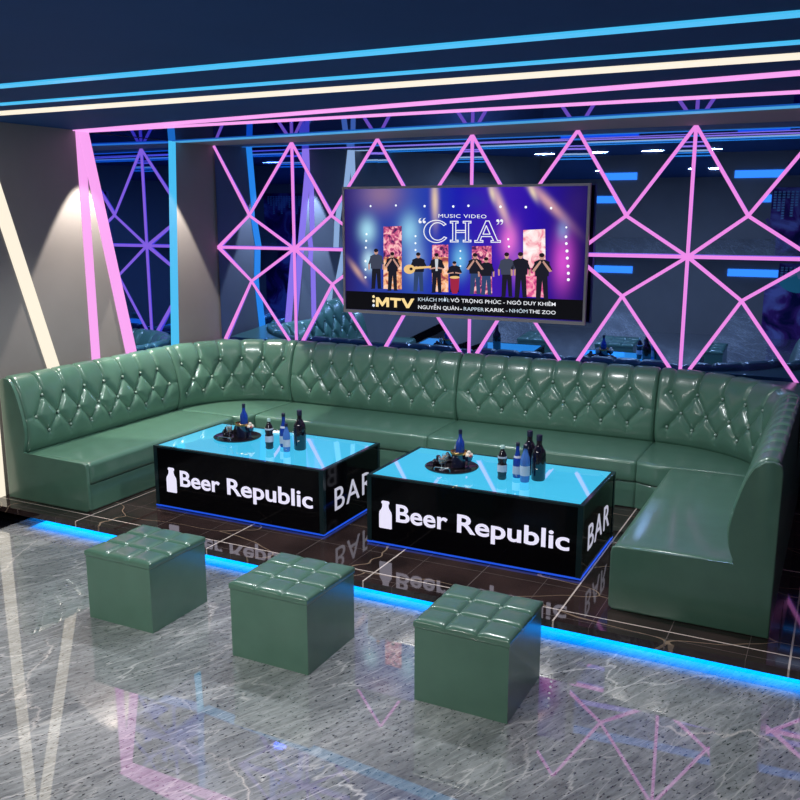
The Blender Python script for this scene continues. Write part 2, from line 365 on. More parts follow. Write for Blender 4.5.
def make_back(root, P, length, top_first_half, du):
    """P(s, d) -> (x, y) ; s runs along the back, d inwards from the wall side"""
    ns = int(length/.0085)
    s = np.linspace(0, length, ns+1)
    n = int(round(length/du))
    if top_first_half: top = [du*(k+.5) for k in range(n)]; mid = [du*(k+1) for k in range(n-1)]
    else: top = [du*(k+1) for k in range(n-1)]; mid = [du*(k+.5) for k in range(n)]
    segs = []
    for a in top:
        for b in mid:
            if abs(abs(a-b)-du/2) < 1e-3:
                segs.append(((a,V_TOP),(b,V_MID))); segs.append(((a,V_BOT),(b,V_MID)))
    S, V = np.meshgrid(s, pv, indexing='ij')
    D = np.full(S.shape, 9.)
    for a,b in segs: D = np.minimum(D, segdist(S,V,a,b))
    inside = 1-np.exp(-(D/.022))
    # pleats over the crest
    for a in top:
        e = segdist(S,V,(a,V_TOP),(a,V_CREST+.03)); inside = np.minimum(inside, 1-.72*np.exp(-(e/.013)))
        e = segdist(S,V,(a,V_BOT),(a,V_BOT+.05)); inside = np.minimum(inside, 1-.42*np.exp(-(e/.012)))
    ends = [mid[0],mid[-1]] if not top_first_half else []
    for a,eg in zip(ends,(0,length)):
        e = segdist(S,V,(a,V_MID),(eg,V_MID)); inside = np.minimum(inside, 1-.35*np.exp(-(e/.01)))
    disp = .030*inside
    pts = [(a,V_TOP) for a in top]+[(a,V_MID) for a in mid]+[(a,V_BOT) for a in top]
    for a,b in pts:
        r = np.hypot(S-a,V-b); disp -= .010*np.exp(-(r/.018)**2)
    # pull-wrinkles around buttons
    rng = np.random.RandomState(int(length*1000))
    for a,b in pts:
        for q in range(3):
            th = rng.uniform(0,2*PI); ln = rng.uniform(.03,.06)
            e = segdist(S,V,(a,b),(a+math.cos(th)*ln,b+math.sin(th)*ln)); disp -= .0028*np.exp(-(e/.005)**2)
    fade = np.clip((V-V_CREST)/.04,0,1)*np.clip((pv[-1]-V)/.05,0,1)
    endr = np.minimum(S, length-S)
    disp = disp*(.25+.75*fade) - .022*np.exp(-(endr/.012)**1.5)
    disp -= .018
    # rings
    rings = []
    for i in range(ns+1):
        ring = []
        ee = .010 if i in (0,ns) else 0
        gap = .002 if i==0 else (-.002 if i==ns else 0)
        for j in range(NV):
            dd = prof[j,0]+pnorm[j,0]*disp[i,j]; zz = prof[j,1]+pnorm[j,1]*disp[i,j]
            x,y = P(s[i]+gap, max(dd,0.0)); ring.append((x,y,zz))
        x,y = P(s[i]+gap,.16); ring.append((x,y,.43)); x,y = P(s[i]+gap,.16); ring.append((x,y,PF))
        x,y = P(s[i]+gap,0.); ring.append((x,y,PF)); ring.append((x,y,.5))
        rings.append(ring)
    bm = loft(bmesh.new(), rings)
    back = obj('backrest', bm, M['leather'], root, auto=math.radians(50))
    me = None
    for a,b in pts:
        j = np.interp(b, pv, np.arange(NV)); j0=int(round(j))
        dd, zz = prof[j0]; nd, nz = pnorm[j0]
        dsp = -.024
        x,y = P(a, dd+nd*(dsp+.014)); z = zz+nz*(dsp+.014)
        if me is None:
            bb = bmesh.new(); sphere(bb,0,0,0,.0115,1,1,1,10,6); me = bpy.data.meshes.new('button'); bb.to_mesh(me); bb.free(); me.materials.append(M['stud'])
            me.polygons.foreach_set('use_smooth',[True]*len(me.polygons))
        o = bpy.data.objects.new('button', me); C.objects.link(o); o.parent = back; o.location = (x,y,z)
    return back
def make_seat(root, Bc, Fc, n, zt=.46, drawer=True):
    """Bc(t), Fc(t): back and front curves in XY"""
    r = .035
    rings = []; ts = [0,.004,.012]+list(np.linspace(.03,.97,n))+[.988,.996,1]
    base = []
    for t in ts:
        b = Vector(Bc(t)); f = Vector(Fc(t)); u = (f-b).normalized(); L = (f-b).length
        e = min(t,1-t); ins = {0:.014,.004:.006,.012:.002}.get(round(e,3),0)
        prof2 = [(0,.30),(0,zt-ins)]
        for q in np.linspace(.1,.85,7): prof2.append((q*(L-r), zt-ins+.006*math.sin(PI*q)))
        for a in np.linspace(0,PI/2,8): prof2.append((L-r+(r-ins)*math.sin(a), zt-r-ins+(r)*math.cos(a)))
        prof2 += [(L-ins,.36),(L+.004-ins,.325),(L-.004-ins,.306),(L-.02,.302)]
        rings.append([(b.x+u.x*q, b.y+u.y*q, z) for q,z in prof2])
        base.append([(b.x+u.x*q, b.y+u.y*q, z) for q,z in ((0,.298),(L-.018-ins*.5,.298),(L-.012-ins*.5,.29),(L-.012-ins*.5,PF+.008),(L-.02,PF),(0,PF))])
    obj('seat', loft(bmesh.new(), rings), M['leather'], root, auto=math.radians(45))
    obj('base', loft(bmesh.new(), base), M['leather'], root, auto=math.radians(30))
def end_panel(root, y0, y1, fx):
    """L-shaped side cheek; fx maps depth d to x"""
    poly = [(0,PF),(0,.97)]+[(float(a),float(b)) for a,b in prof[3:-3:2]]+[(.195,.47),(.21,.462),(.5,.462),(.79,.462),(.815,.45),(.822,.42),(.822,PF+.02),(.80,PF)]
    bm = prism(bmesh.new(), [(fx(a),y0,b) for a,b in poly], (0,y1-y0,0))
    es = [e for e in bm.edges if all(abs(v.co.y-y0)<1e-5 for v in e.verts)]
    bmesh.ops.bevel(bm, geom=es, offset=.008, segments=3, affect='EDGES', profile=.5)
    obj('end_panel', bm, M['leather'], root, auto=math.radians(40))
G = 'buttoned green leather sofa sections'
# left straight
y0L, y1L = 4.45, 6.135
r1 = thing('sofa_section', 'straight green tufted sofa section along the left wall with an open end', 'sofa', (0,0,0), 0, G)
make_back(r1, lambda s,dd: (-5.54+dd, y0L+s), y1L-y0L, False, (y1L-y0L)/8)
make_seat(r1, lambda t:(-5.38,y0L+t*(y1L-y0L)), lambda t:(-4.715,y0L+t*(y1L-y0L)), 12)
end_panel(r1, 4.425, y0L, lambda a: -5.54+a)
# left corner
cL = (-4.60,6.14); aL = .94
r2 = thing('sofa_section', 'curved green tufted corner section of the sofa, left corner by the blue light line', 'sofa', (0,0,0), 0, G)
lenL = PI/2*.735
def PL(s,dd):
    th = s/lenL*PI/2; return (cL[0]-(aL-dd)*math.cos(th), cL[1]+(aL-dd)*math.sin(th))
make_back(r2, PL, lenL, True, lenL/6)
def FLc(t):
    a = Vector((-4.715,6.14)); b = Vector((-4.60,6.275)); p = a.lerp(b,t); n = Vector((1,-.85)).normalized()
    return p+n*(.035*math.sin(PI*t))
make_seat(r2, lambda t: PL(t*lenL,.16), FLc, 18)
# middle two
r3 = thing('sofa_section', 'straight green tufted sofa section under the left part of the television', 'sofa', (0,0,0), 0, G)
xm = -2.915
make_back(r3, lambda s,dd: (-4.60+s, 7.08-dd), xm+4.60, False, (xm+4.60)/8)
make_seat(r3, lambda t:(-4.60+t*(xm+4.6),6.92), lambda t:(-4.60+t*(xm+4.6),6.27), 12)
r4 = thing('sofa_section', 'straight green tufted sofa section below the right part of the television', 'sofa', (0,0,0), 0, G)
xe = -1.25
make_back(r4, lambda s,dd: (xm+s, 7.08-dd), xe-xm, False, (xe-xm)/8)
make_seat(r4, lambda t:(xm+t*(xe-xm),6.92), lambda t:(xm+t*(xe-xm),6.27), 12)
# right corner
cR = (-1.25,6.22); aR,bR = 1.05,.86
r5 = thing('sofa_section', 'curved green tufted corner section of the sofa, right corner', 'sofa', (0,0,0), 0, G)
th_tab = np.linspace(0,PI/2,200); ex = (aR-.2)*np.sin(th_tab); ey = (bR-.2)*np.cos(th_tab)
es_ = np.r_[0,np.cumsum(np.hypot(np.diff(ex),np.diff(ey)))]; lenR = float(es_[-1])
def PR(s,dd):
    th = float(np.interp(s, es_, th_tab)); return (cR[0]+(aR-dd)*math.sin(th), cR[1]+(bR-dd)*math.cos(th))
make_back(r5, PR, lenR, True, lenR/6)
def FRc(t):
    a = Vector((-1.25,6.275)); b = Vector((-1.01,6.22)); p = a.lerp(b,t); return p+Vector((-.3,-1)).normalized()*(.02*math.sin(PI*t))
make_seat(r5, lambda t: PR(t*lenR,.16), FRc, 18)
# right straight
y0R,y1R = 4.555,6.22
r6 = thing('sofa_section', 'straight green sofa section on the right with its plain open end facing the camera', 'sofa', (0,0,0), 0, G)
make_back(r6, lambda s,dd: (-.20-dd, y0R+s), y1R-y0R, False, (y1R-y0R)/8)
make_seat(r6, lambda t:(-.36,y0R+t*(y1R-y0R)), lambda t:(-1.01,y0R+t*(y1R-y0R)), 12)
end_panel(r6, 4.53, y0R, lambda a: -.20-a*.99)
# corner fillers
def corner_block(root, P, L, cx, cy):
    pts = [P(L*k/20, 0.0) for k in range(21)]+[(cx,cy)]
    obj('corner_panel', prism(bmesh.new(), [(x,y,PF) for x,y in pts], (0,0,.98-PF)), M['leather'], root)
corner_block(r2, PL, lenL, -5.54, 7.08)
corner_block(r5, PR, lenR, -.20, 7.08)

# ------------------------------------------------------------------ poufs
def pouf(x, y, label):
    t = thing('pouf', label, 'pouf', (x,y,0), 0, 'cube poufs in a row on the marble floor')
    h = .23
    bm = B(-h+.003,h-.003,-h+.003,h-.003,0.0,.361); obj('body', bm, M['leather'], t, bevel=.010, seg=3, auto=math.radians(40))
    # tufted lid
    n = 54; g = np.linspace(-1,1,n+1); verts=[]; 
    rim = .012
    bm = bmesh.new(); V=[[None]*(n+1) for _ in range(n+1)]
    cr = (-1/3,1/3)
    for i,a in enumerate(g):
        for j,b in enumerate(g):
            da = min(abs(a-c) for c in cr)*h; db = min(abs(b-c) for c in cr)*h
            dd = min(da,db); e = min(1-abs(a),1-abs(b))*h
            z = .392+.012*(1-math.exp(-dd/.009))
            z -= .012*math.exp(-e/.012)
            ca = min(abs(a-c) for c in cr)*h; cb = min(abs(b-c) for c in cr)*h
            z -= .006*math.exp(-((ca*ca+cb*cb)/.00018))
            sg = lambda q: math.copysign(min(abs(q),1),q)*h
            V[i][j] = bm.verts.new((sg(a),sg(b),z))
    for i in range(n):
        for j in range(n): bm.faces.new((V[i][j],V[i+1][j],V[i+1][j+1],V[i][j+1]))
    loop = [V[i][0] for i in range(n+1)]+[V[n][j] for j in range(1,n+1)]+[V[i][n] for i in range(n-1,-1,-1)]+[V[0][j] for j in range(n-1,0,-1)]
    prev = loop
    for (off,z) in ((.0015,.388),(.0018,.372),(.0005,.366),(-.002,.362)):
        ring = []
        for v in loop:
            k = (h+off)/h; ring.append(bm.verts.new((v.co.x*k, v.co.y*k, z)))
        for q in range(len(loop)):
            bm.faces.new((prev[q],ring[q],ring[(q+1)%len(loop)],prev[(q+1)%len(loop)]))
        prev = ring
    bm.faces.new(prev)
    lid = obj('tufted_lid', bm, M['leather'], t, auto=math.radians(60))
    for a in cr:
        for b in cr:
            bb = bmesh.new(); sphere(bb,a*h,b*h,.391,.010,1,1,.6,12,8); obj('button', bb, M['stud'], lid, smooth=True)
pouf(-3.385,3.565,'green leather cube pouf with nine-square tufted top, the left one of three')
pouf(-2.405,3.565,'green leather cube pouf with nine-square tufted top, the middle one of three')
pouf(-1.395,3.60,'green leather cube pouf with nine-square tufted top, the right one of three')

# ------------------------------------------------------------------ bar tables
def bottle_outline():
    half = [(0,0),(.30,0),(.34,.02),(.34,.50),(.32,.60),(.20,.72),(.165,.80),(.165,.90),(.21,.90),(.21,.97),(.15,1.0),(0,1.0)]
    r = [(a,b) for a,b in half if a>0]; return [(a,b) for a,b in r]+[(-a,b) for a,b in r[::-1]]
def bar_table(x0,x1,y0,y1,label,tx0,tx1,bx,zb,side):
    t = thing('light_table', label, 'table', ((x0+x1)/2,(y0+y1)/2,PF), 0, 'black light box bar tables')
    cx,cy = (x0+x1)/2,(y0+y1)/2
    L = lambda p: Vector((p[0]-cx,p[1]-cy,p[2]-PF))
    z0,z1 = .116,.56
    def bx_(name,a,m,par=t,bev=0):
        bm = B(a[0]-cx,a[1]-cx,a[2]-cy,a[3]-cy,a[4]-PF,a[5]-PF); return obj(name,bm,M[m],par,bevel=bev)
    bx_('foot',(x0+.08,x1-.08,y0+.08,y1-.08,PF,z0),'black_matt')
    bx_('body',(x0+.012,x1-.012,y0+.012,y1-.012,z0,z1-.02),'black_matt')
    bx_('front_panel',(x0+.032,x1-.032,y0+.004,y0+.012,z0,z1-.014),'black_gloss')
    bx_('back_panel',(x0+.032,x1-.032,y1-.012,y1-.004,z0,z1-.014),'black_gloss')
    bx_('side_panel',(x0+.004,x0+.012,y0+.032,y1-.032,z0,z1-.014),'black_gloss')
    bx_('side_panel',(x1-.012,x1-.004,y0+.032,y1-.032,z0,z1-.014),'black_gloss')
    for a in (x0,x1-.032):
        for b in (y0,y1-.032): bx_('corner_post',(a,a+.032,b,b+.032,z0,z1-.012),'black_edge',bev=.003)
    # rim and lit top
    bm = bmesh.new()
    for a in ((x0,x1,y0,y0+.026),(x0,x1,y1-.026,y1),(x0,x0+.026,y0+.026,y1-.026),(x1-.026,x1,y0+.026,y1-.026)):
        box(bm,a[0]-cx,a[1]-cx,a[2]-cy,a[3]-cy,z1-.012-PF,z1-PF)
    obj('rim',bm,M['black_edge'],t)
    bx_('lit_top',(x0+.026,x1-.026,y0+.026,y1-.026,z1-.018,z1-.001),'tabletop')
    bm = bmesh.new(); i=-.001
    for a in ((x0+i,x1-i,y0+i,y0+i+.012),(x0+i,x1-i,y1-i-.012,y1-i),(x0+i,x0+i+.012,y0+i+.012,y1-i-.012),(x1-i-.012,x1-i,y0+i+.012,y1-i-.012)):
        box(bm,a[0]-cx,a[1]-cx,a[2]-cy,a[3]-cy,z0-.010-PF,z0-.0002-PF)
    obj('under_light',bm,M['under_led'],t)
    yf = y0+.0035
    f1, f2 = .316, .373
    wd = tx1-tx0
    for word,a,b_ in (('Beer',tx0,tx0+f1*wd),('Republic',tx0+f2*wd,tx1)):
        fit_text('lettering',word,a,b_,zb,.118, lambda u,v,w_: L((u,yf-w_,v)), M['letters'], t, .018, 1.0)
        fit_text('lettering',word,a,b_,zb,.118, lambda u,v,w_: L((x0+x1-u,y1-.0035+w_,v)), M['letters'], t, .018, 1.0)
    hb = .185
    pts = [L((bx+a*hb*.72, yf, zb-.06+b*hb)) for a,b in bottle_outline()]
    obj('bottle_sign', prism(bmesh.new(), pts, (0,-.003,0)), M['letters'], t)
    yk = y1-.0035
    pts = [L((x0+x1-(bx+a*hb*.72), yk, zb-.06+b*hb)) for a,b in bottle_outline()]
    obj('bottle_sign', prism(bmesh.new(), pts, (0,.003,0)), M['letters'], t)
    ya,yb = y0+.15, y1-.12
    fit_text('side_lettering','BAR',ya,yb,.235,.165, lambda u,v,w_: L((x1-.0035+w_,u,v)), M['letters_side'], t, .0, 1.15)
    fit_text('side_lettering','BAR',ya,yb,.235,.165, lambda u,v,w_: L((x0+.0035-w_,y0+y1-u,v)), M['letters_side'], t, .0, 1.15)
    return t
bar_table(-4.398,-2.96,4.765,5.56,'black light box table with cyan glowing top and Beer Republic sign, the left table',-4.165,-3.045,-4.245,.285,1)
bar_table(-2.660,-1.243,4.815,5.60,'black light box table with cyan glowing top and Beer Republic sign, the right table',-2.45,-1.318,-2.527,.275,1)

# ------------------------------------------------------------------ bottles and trays
M['dark_bottle'] = mat('near_black_glass', (.006,.005,.012), .08, spec=.8, coat=.5)
M['cola'] = mat('dark_cola', (.012,.008,.014), .08, spec=.8, coat=.5)
M['blue_glass'] = mat('blue_glass', (.01,.06,.42), .06, spec=.8, coat=.5, trans=.35)
M['blue_pale'] = mat('pale_blue_plastic', (.10,.25,.70), .08, spec=.8, coat=.5, trans=.35)
M['navy_cap'] = mat('navy_cap', (.012,.014,.04), .3)
M['white_label'] = mat('pale_label', (.55,.56,.66), .5)
M['pale_cap'] = mat('pale_green_cap', (.42,.60,.55), .35)
M['glass'] = mat('clear_glass', (.9,.95,1), .02, trans=.9, ior=1.3)
M['amber'] = mat('amber_drink', (.45,.22,.05), .1, trans=.4)
M['grape'] = mat('dark_grape', (.012,.008,.016), .25, coat=.4)
M['cream_ball'] = mat('cream_fruit', (.75,.62,.52), .4)
M['red_ball'] = mat('red_fruit', (.35,.05,.05), .35)
M['bucket'] = mat('dark_blue_bucket', (.012,.016,.05), .12, spec=.8, coat=.6)
M['tray'] = mat('black_tray', (.010,.008,.010), .12, spec=.6)
ZT_ = .5592
PROF = {
 'soda': ([(.010,0),(.024,.004),(.029,.012),(.027,.03),(.029,.05),(.029,.098),(.025,.112),(.029,.130),(.027,.155),(.018,.178),(.011,.190),(.011,.198)], [(.0125,0),(.0125,.018),(.010,.022)], .198, (.0295,.055,.098), (.0282,.140,.152)),
 'water': ([(.010,0),(.026,.003),(.029,.015),(.029,.10),(.031,.12),(.027,.155),(.016,.185),(.0115,.20),(.0115,.212)], [(.014,0),(.014,.022),(.010,.026)], .212, (.0297,.045,.105), None),
 'beer': ([(.010,0),(.028,.003),(.030,.012),(.030,.115),(.027,.14),(.016,.17),(.012,.19),(.0115,.235)], [(.0135,0),(.0135,.02),(.010,.024)], .225, (.0306,.03,.085), (.0225,.148,.158)),
 'wine': ([(.012,.004),(.040,0),(.045,.008),(.045,.165),(.040,.190),(.024,.215),(.0175,.23),(.0165,.272)], [(.019,0),(.019,.032),(.017,.036)], .255, None, None)}
def bottle(kind, x, y, glass, cap, label, group, scale=1., cat='bottle', labels=True, name='bottle', z=ZT_, thin=1.):
    t = thing(name, label, cat, (x,y,z), 0, group)
    body, capp, hc, lab, lab2 = PROF[kind]
    obj('glass_body', lathe(bmesh.new(), [(r*scale*thin,h*scale) for r,h in body]), M[glass], t, auto=math.radians(40))
    obj('cap', lathe(bmesh.new(), [(r*scale*thin,h*scale) for r,h in capp], z=hc*scale, n=16), M[cap], t, auto=math.radians(40))
    if labels:
        for l in (lab, lab2):
            if l:
                r,a,b = l; r += .0009
                if l is lab2 and kind=='beer': pr=[(.0265,.142),(.0225,.156)]; 
                else: pr=[(r,a),(r,b)]
                bm = bmesh.new(); n=24
                R = [[bm.verts.new((q*scale*math.cos(2*PI*k/n),q*scale*math.sin(2*PI*k/n),hh*scale)) for k in range(n)] for q,hh in pr+[(pr[1][0]-.001,pr[1][1]),(pr[0][0]-.001,pr[0][1])]]
                for i in range(4):
                    A,Bq = R[i],R[(i+1)%4]
                    for k in range(n): bm.faces.new((A[k],A[(k+1)%n],Bq[(k+1)%n],Bq[k]))
                obj('label', bm, M['white_label'], t, auto=math.radians(40))
    return t
BG = 'drinks bottles on the light tables'
bottle('soda',-3.585,5.06,'cola','pale_cap','dark soft drink bottle with pale cap and label on the left table', BG, 1.02)
bottle('beer',-3.525,5.155,'blue_glass','navy_cap','slim blue bottle standing behind the others on the left table', BG,1.0)
bottle('water',-3.435,5.055,'blue_pale','navy_cap','pale labelled blue water bottle at the front of the left table group', BG, .86)
bottle('wine',-3.385,5.15,'dark_bottle','navy_cap','tall near-black wine bottle on the left table', BG, .98)
bottle('soda',-1.845,5.10,'cola','pale_cap','dark soft drink bottle with pale cap and label on the right table', BG, 1.02)
bottle('beer',-1.775,5.185,'blue_glass','navy_cap','slim blue bottle second from left on the right table', BG, .93)
bottle('water',-1.700,5.115,'blue_pale','navy_cap','pale labelled blue water bottle at the front of the right table group', BG, 1.03)
bottle('wine',-1.735,5.30,'dark_bottle','navy_cap','near-black bottle half hidden between the water and wine bottles, right table', BG, .98)
bottle('wine',-1.640,5.20,'dark_bottle','navy_cap','tall near-black wine bottle at the right end of the right table group', BG, 1.0)

def tray_set(cx, cy, side, rows):
    which = 'left' if side==0 else 'right'
    tr = obj('tray', lathe(bmesh.new(), [(.155,0),(.172,.004),(.178,.012),(.174,.014),(.165,.009),(.01,.008)], n=48), M['tray'], None, auto=math.radians(40))
    tr.location = (cx,cy,ZT_); 
    t = thing('serving_tray', f'round black serving tray with a chrome handle on the {which} table', 'tray', (cx,cy,ZT_), 0, 'round black serving trays')
    tr.name='dish'; tr.parent = t; tr.location=(0,0,0)
    # front handle (bent tube)
    pts = [(-.055,-.155,.012),(-.055,-.158,.034),(-.045,-.160,.04),(.045,-.160,.04),(.055,-.158,.034),(.055,-.155,.012)]
    cu = bpy.data.curves.new('h','CURVE'); cu.dimensions='3D'; sp = cu.splines.new('POLY'); sp.points.add(len(pts)-1)
    for p,q in zip(sp.points,pts): p.co=(*q,1)
    cu.bevel_depth=.0028; cu.bevel_resolution=3
    o = bpy.data.objects.new('h',cu); C.objects.link(o); bpy.context.view_layer.update()
    dg = bpy.context.evaluated_depsgraph_get(); me = bpy.data.meshes.new_from_object(o.evaluated_get(dg), depsgraph=dg)
    bpy.data.objects.remove(o); bpy.data.curves.remove(cu); link('handle', me, M['steel'], t, smooth=True)
    zt = ZT_+.0095
    # bucket
    bx, by = cx+.045, cy+.01
    b = thing('ice_bucket', f'dark wine bucket with a gold rim on the tray, {which} table', 'bucket', (bx,by,zt))
    obj('bucket_body', lathe(bmesh.new(), [(.038,0),(.044,.004),(.050,.085),(.0535,.10),(.050,.10),(.046,.085),(.040,.02),(.01,.015)], n=32), M['bucket'], b, auto=math.radians(40))
    obj('gold_rim', lathe(bmesh.new(), [(.0515,.088),(.0565,.092),(.0565,.104),(.0545,.108),(.0535,.1005)], n=32), M['gold'], b, auto=math.radians(40))
    # champagne bottle leaning
    c = bottle('wine', bx+.004, by+.012, 'blue_glass','navy_cap', f'blue champagne bottle standing in the wine bucket, {which} table', 'champagne bottles in buckets', .80, labels=False, name='champagne_bottle', z=zt+.017, thin=.82)
    # grapes
    gx, gy = cx-.09, cy-.01
    for i,(dx,dy) in enumerate(((0,0),(.022,.098))):
        bm = bmesh.new(); rr = random.Random(side*7+i)
        for q in range(40):
            a=rr.uniform(0,2*PI); r=rr.uniform(0,(.050,.034)[i]); lay=rr.choice((0,0,1,1,2,3)); r*= (1-.28*lay)
            sphere(bm, r*math.cos(a), r*math.sin(a), max(.0115,.011+lay*.015), .0115,u=10,v=7)
        o = obj('grape_bunch', bm, M['grape'], None, smooth=True); o.location=(gx+dx,gy+dy,zt)
        tag(o, f'pile of dark grapes at the {"front" if i==0 else "back"} left of the tray, {which} table','fruit')
    # glasses
    for i,(dx,dy) in enumerate(((.0,.085),(-.015,-.075),(-.025,-.11))[:3 if side else 2]):
        g = thing('champagne_flute', f'small stemmed glass standing {("behind","in front","at the side")[i]} of the grapes and bucket, {which} table', 'glass', (cx+dx,cy+dy,zt), 0, 'stemmed glasses on the trays')
        k = (1.0,.8,.7)[i]
        obj('bowl', lathe(bmesh.new(), [(.003,.055*k),(.016,.065*k),(.021,.085*k),(.020,.125*k),(.0185,.125*k),(.0195,.086*k),(.014,.068*k),(.002,.06*k)], n=20), M['glass'], g, auto=math.radians(40))
        obj('drink', lathe(bmesh.new(), [(.002,.061*k),(.0135,.0685*k),(.0188,.086*k),(.0185,.108*k)], n=20), M['amber'], g, auto=math.radians(40))
        obj('stem', lathe(bmesh.new(), [(.018,0),(.018,.002),(.003,.006),(.003,.056*k)], n=16), M['glass'], g, auto=math.radians(40))
    # cream fruit on the bucket rim side
    for i,(dx,dy,dz,r,m_) in enumerate(((.075,.0,.100,.017,'cream_ball'),(.090,-.012,.083,.016,'cream_ball'),(.098,.010,.108,.014,'cream_ball'),(.030,-.040,.104,.013,'cream_ball'),(.104,-.002,.085,.012,'red_ball'))):
        pass
    base = thing('fruit_cup', f'small dark cup heaped with cream and red fruit beside the bucket, {which} table', 'cup', (cx+.118,cy+.0,zt))
    obj('cup_body', lathe(bmesh.new(), [(.018,0),(.020,.003),(.005,.012),(.005,.045),(.024,.058),(.030,.085),(.027,.085),(.02,.06),(.002,.055)], n=24), M['bucket'], base, auto=math.radians(40))
    for i,(dx,dy,dz,r,m_) in enumerate(((0,-.012,.088,.016,'cream_ball'),(.014,.008,.090,.015,'cream_ball'),(-.013,.007,.091,.014,'cream_ball'),(.002,.0,.108,.014,'cream_ball'),(.018,-.012,.086,.010,'red_ball'))):
        bm = bmesh.new(); sphere(bm,0,0,0,r,u=14,v=10); o = obj('fruit', bm, M[m_], None, smooth=True); o.location=(cx+.118+dx,cy+dy,zt+dz)
        tag(o, f'{("front","right","left","topmost","small red")[i]} {"" if i==4 else "cream "}round fruit heaped in the small cup, {which} table','fruit','round fruit in the small cups')
tray_set(-3.99,5.225,0,None)
tray_set(-2.235,5.205,1,None)

# ------------------------------------------------------------------ television
TX0,TX1,TZ0,TZ1,TY = -4.107,-1.870,1.322,2.434,7.02
tv = thing('television', 'large flat television with bronze grey frame showing a concert, on the mirror wall', 'television', ((TX0+TX1)/2,TY,TZ0))
tcx = (TX0+TX1)/2
def TL(x,y,z): return (x-tcx, y-TY, z-TZ0)
bm = bmesh.new(); f=.020
for a in ((TX0,TX1,TZ0,TZ0+f+.008),(TX0,TX1,TZ1-f,TZ1),(TX0,TX0+f,TZ0+f+.008,TZ1-f),(TX1-f,TX1,TZ0+f+.008,TZ1-f)):
    box(bm, a[0]-tcx,a[1]-tcx, 0,.032, a[2]-TZ0,a[3]-TZ0)
obj('frame', bm, M['tv_frame'], tv)
obj('housing', B(TX0+.01-tcx,TX1-.01-tcx,.012,.038,.01,TZ1-TZ0-.01), M['black_matt'], tv)
obj('wall_bracket', B(-.30,.30,.038,YW-.032-TY,.35,.75), M['black_matt'], tv)
SX0,SX1,SZ0,SZ1 = TX0+f,TX1-f,TZ0+f+.008,TZ1-f
SWd,SHt = SX1-SX0,SZ1-SZ0
def zuv(x,y):
    """photo-crop reading -> screen u,v (v up)"""
    ya, pi_ = .46591, .2065
    dx, dz = (330+x/2.963-400)/888.8, -(170+y/2.963-400)/888.8
    fw = Vector((-math.sin(ya)*math.cos(pi_), math.cos(ya)*math.cos(pi_), -math.sin(pi_))); rt = Vector((math.cos(ya), math.sin(ya), 0)); up = rt.cross(fw)
    dr = fw+rt*dx+up*dz; t = 7.025/dr.y
    u, v = (dr.x*t-SX0)/SWd, (2.2+dr.z*t-SZ0)/SHt
    return min(max(u,.001),.999), min(max(v,.001),.999)
def SP(u,v,lay): return (SX0+u*SWd-tcx, .010-.0009*lay, SZ0+v*SHt-TZ0)
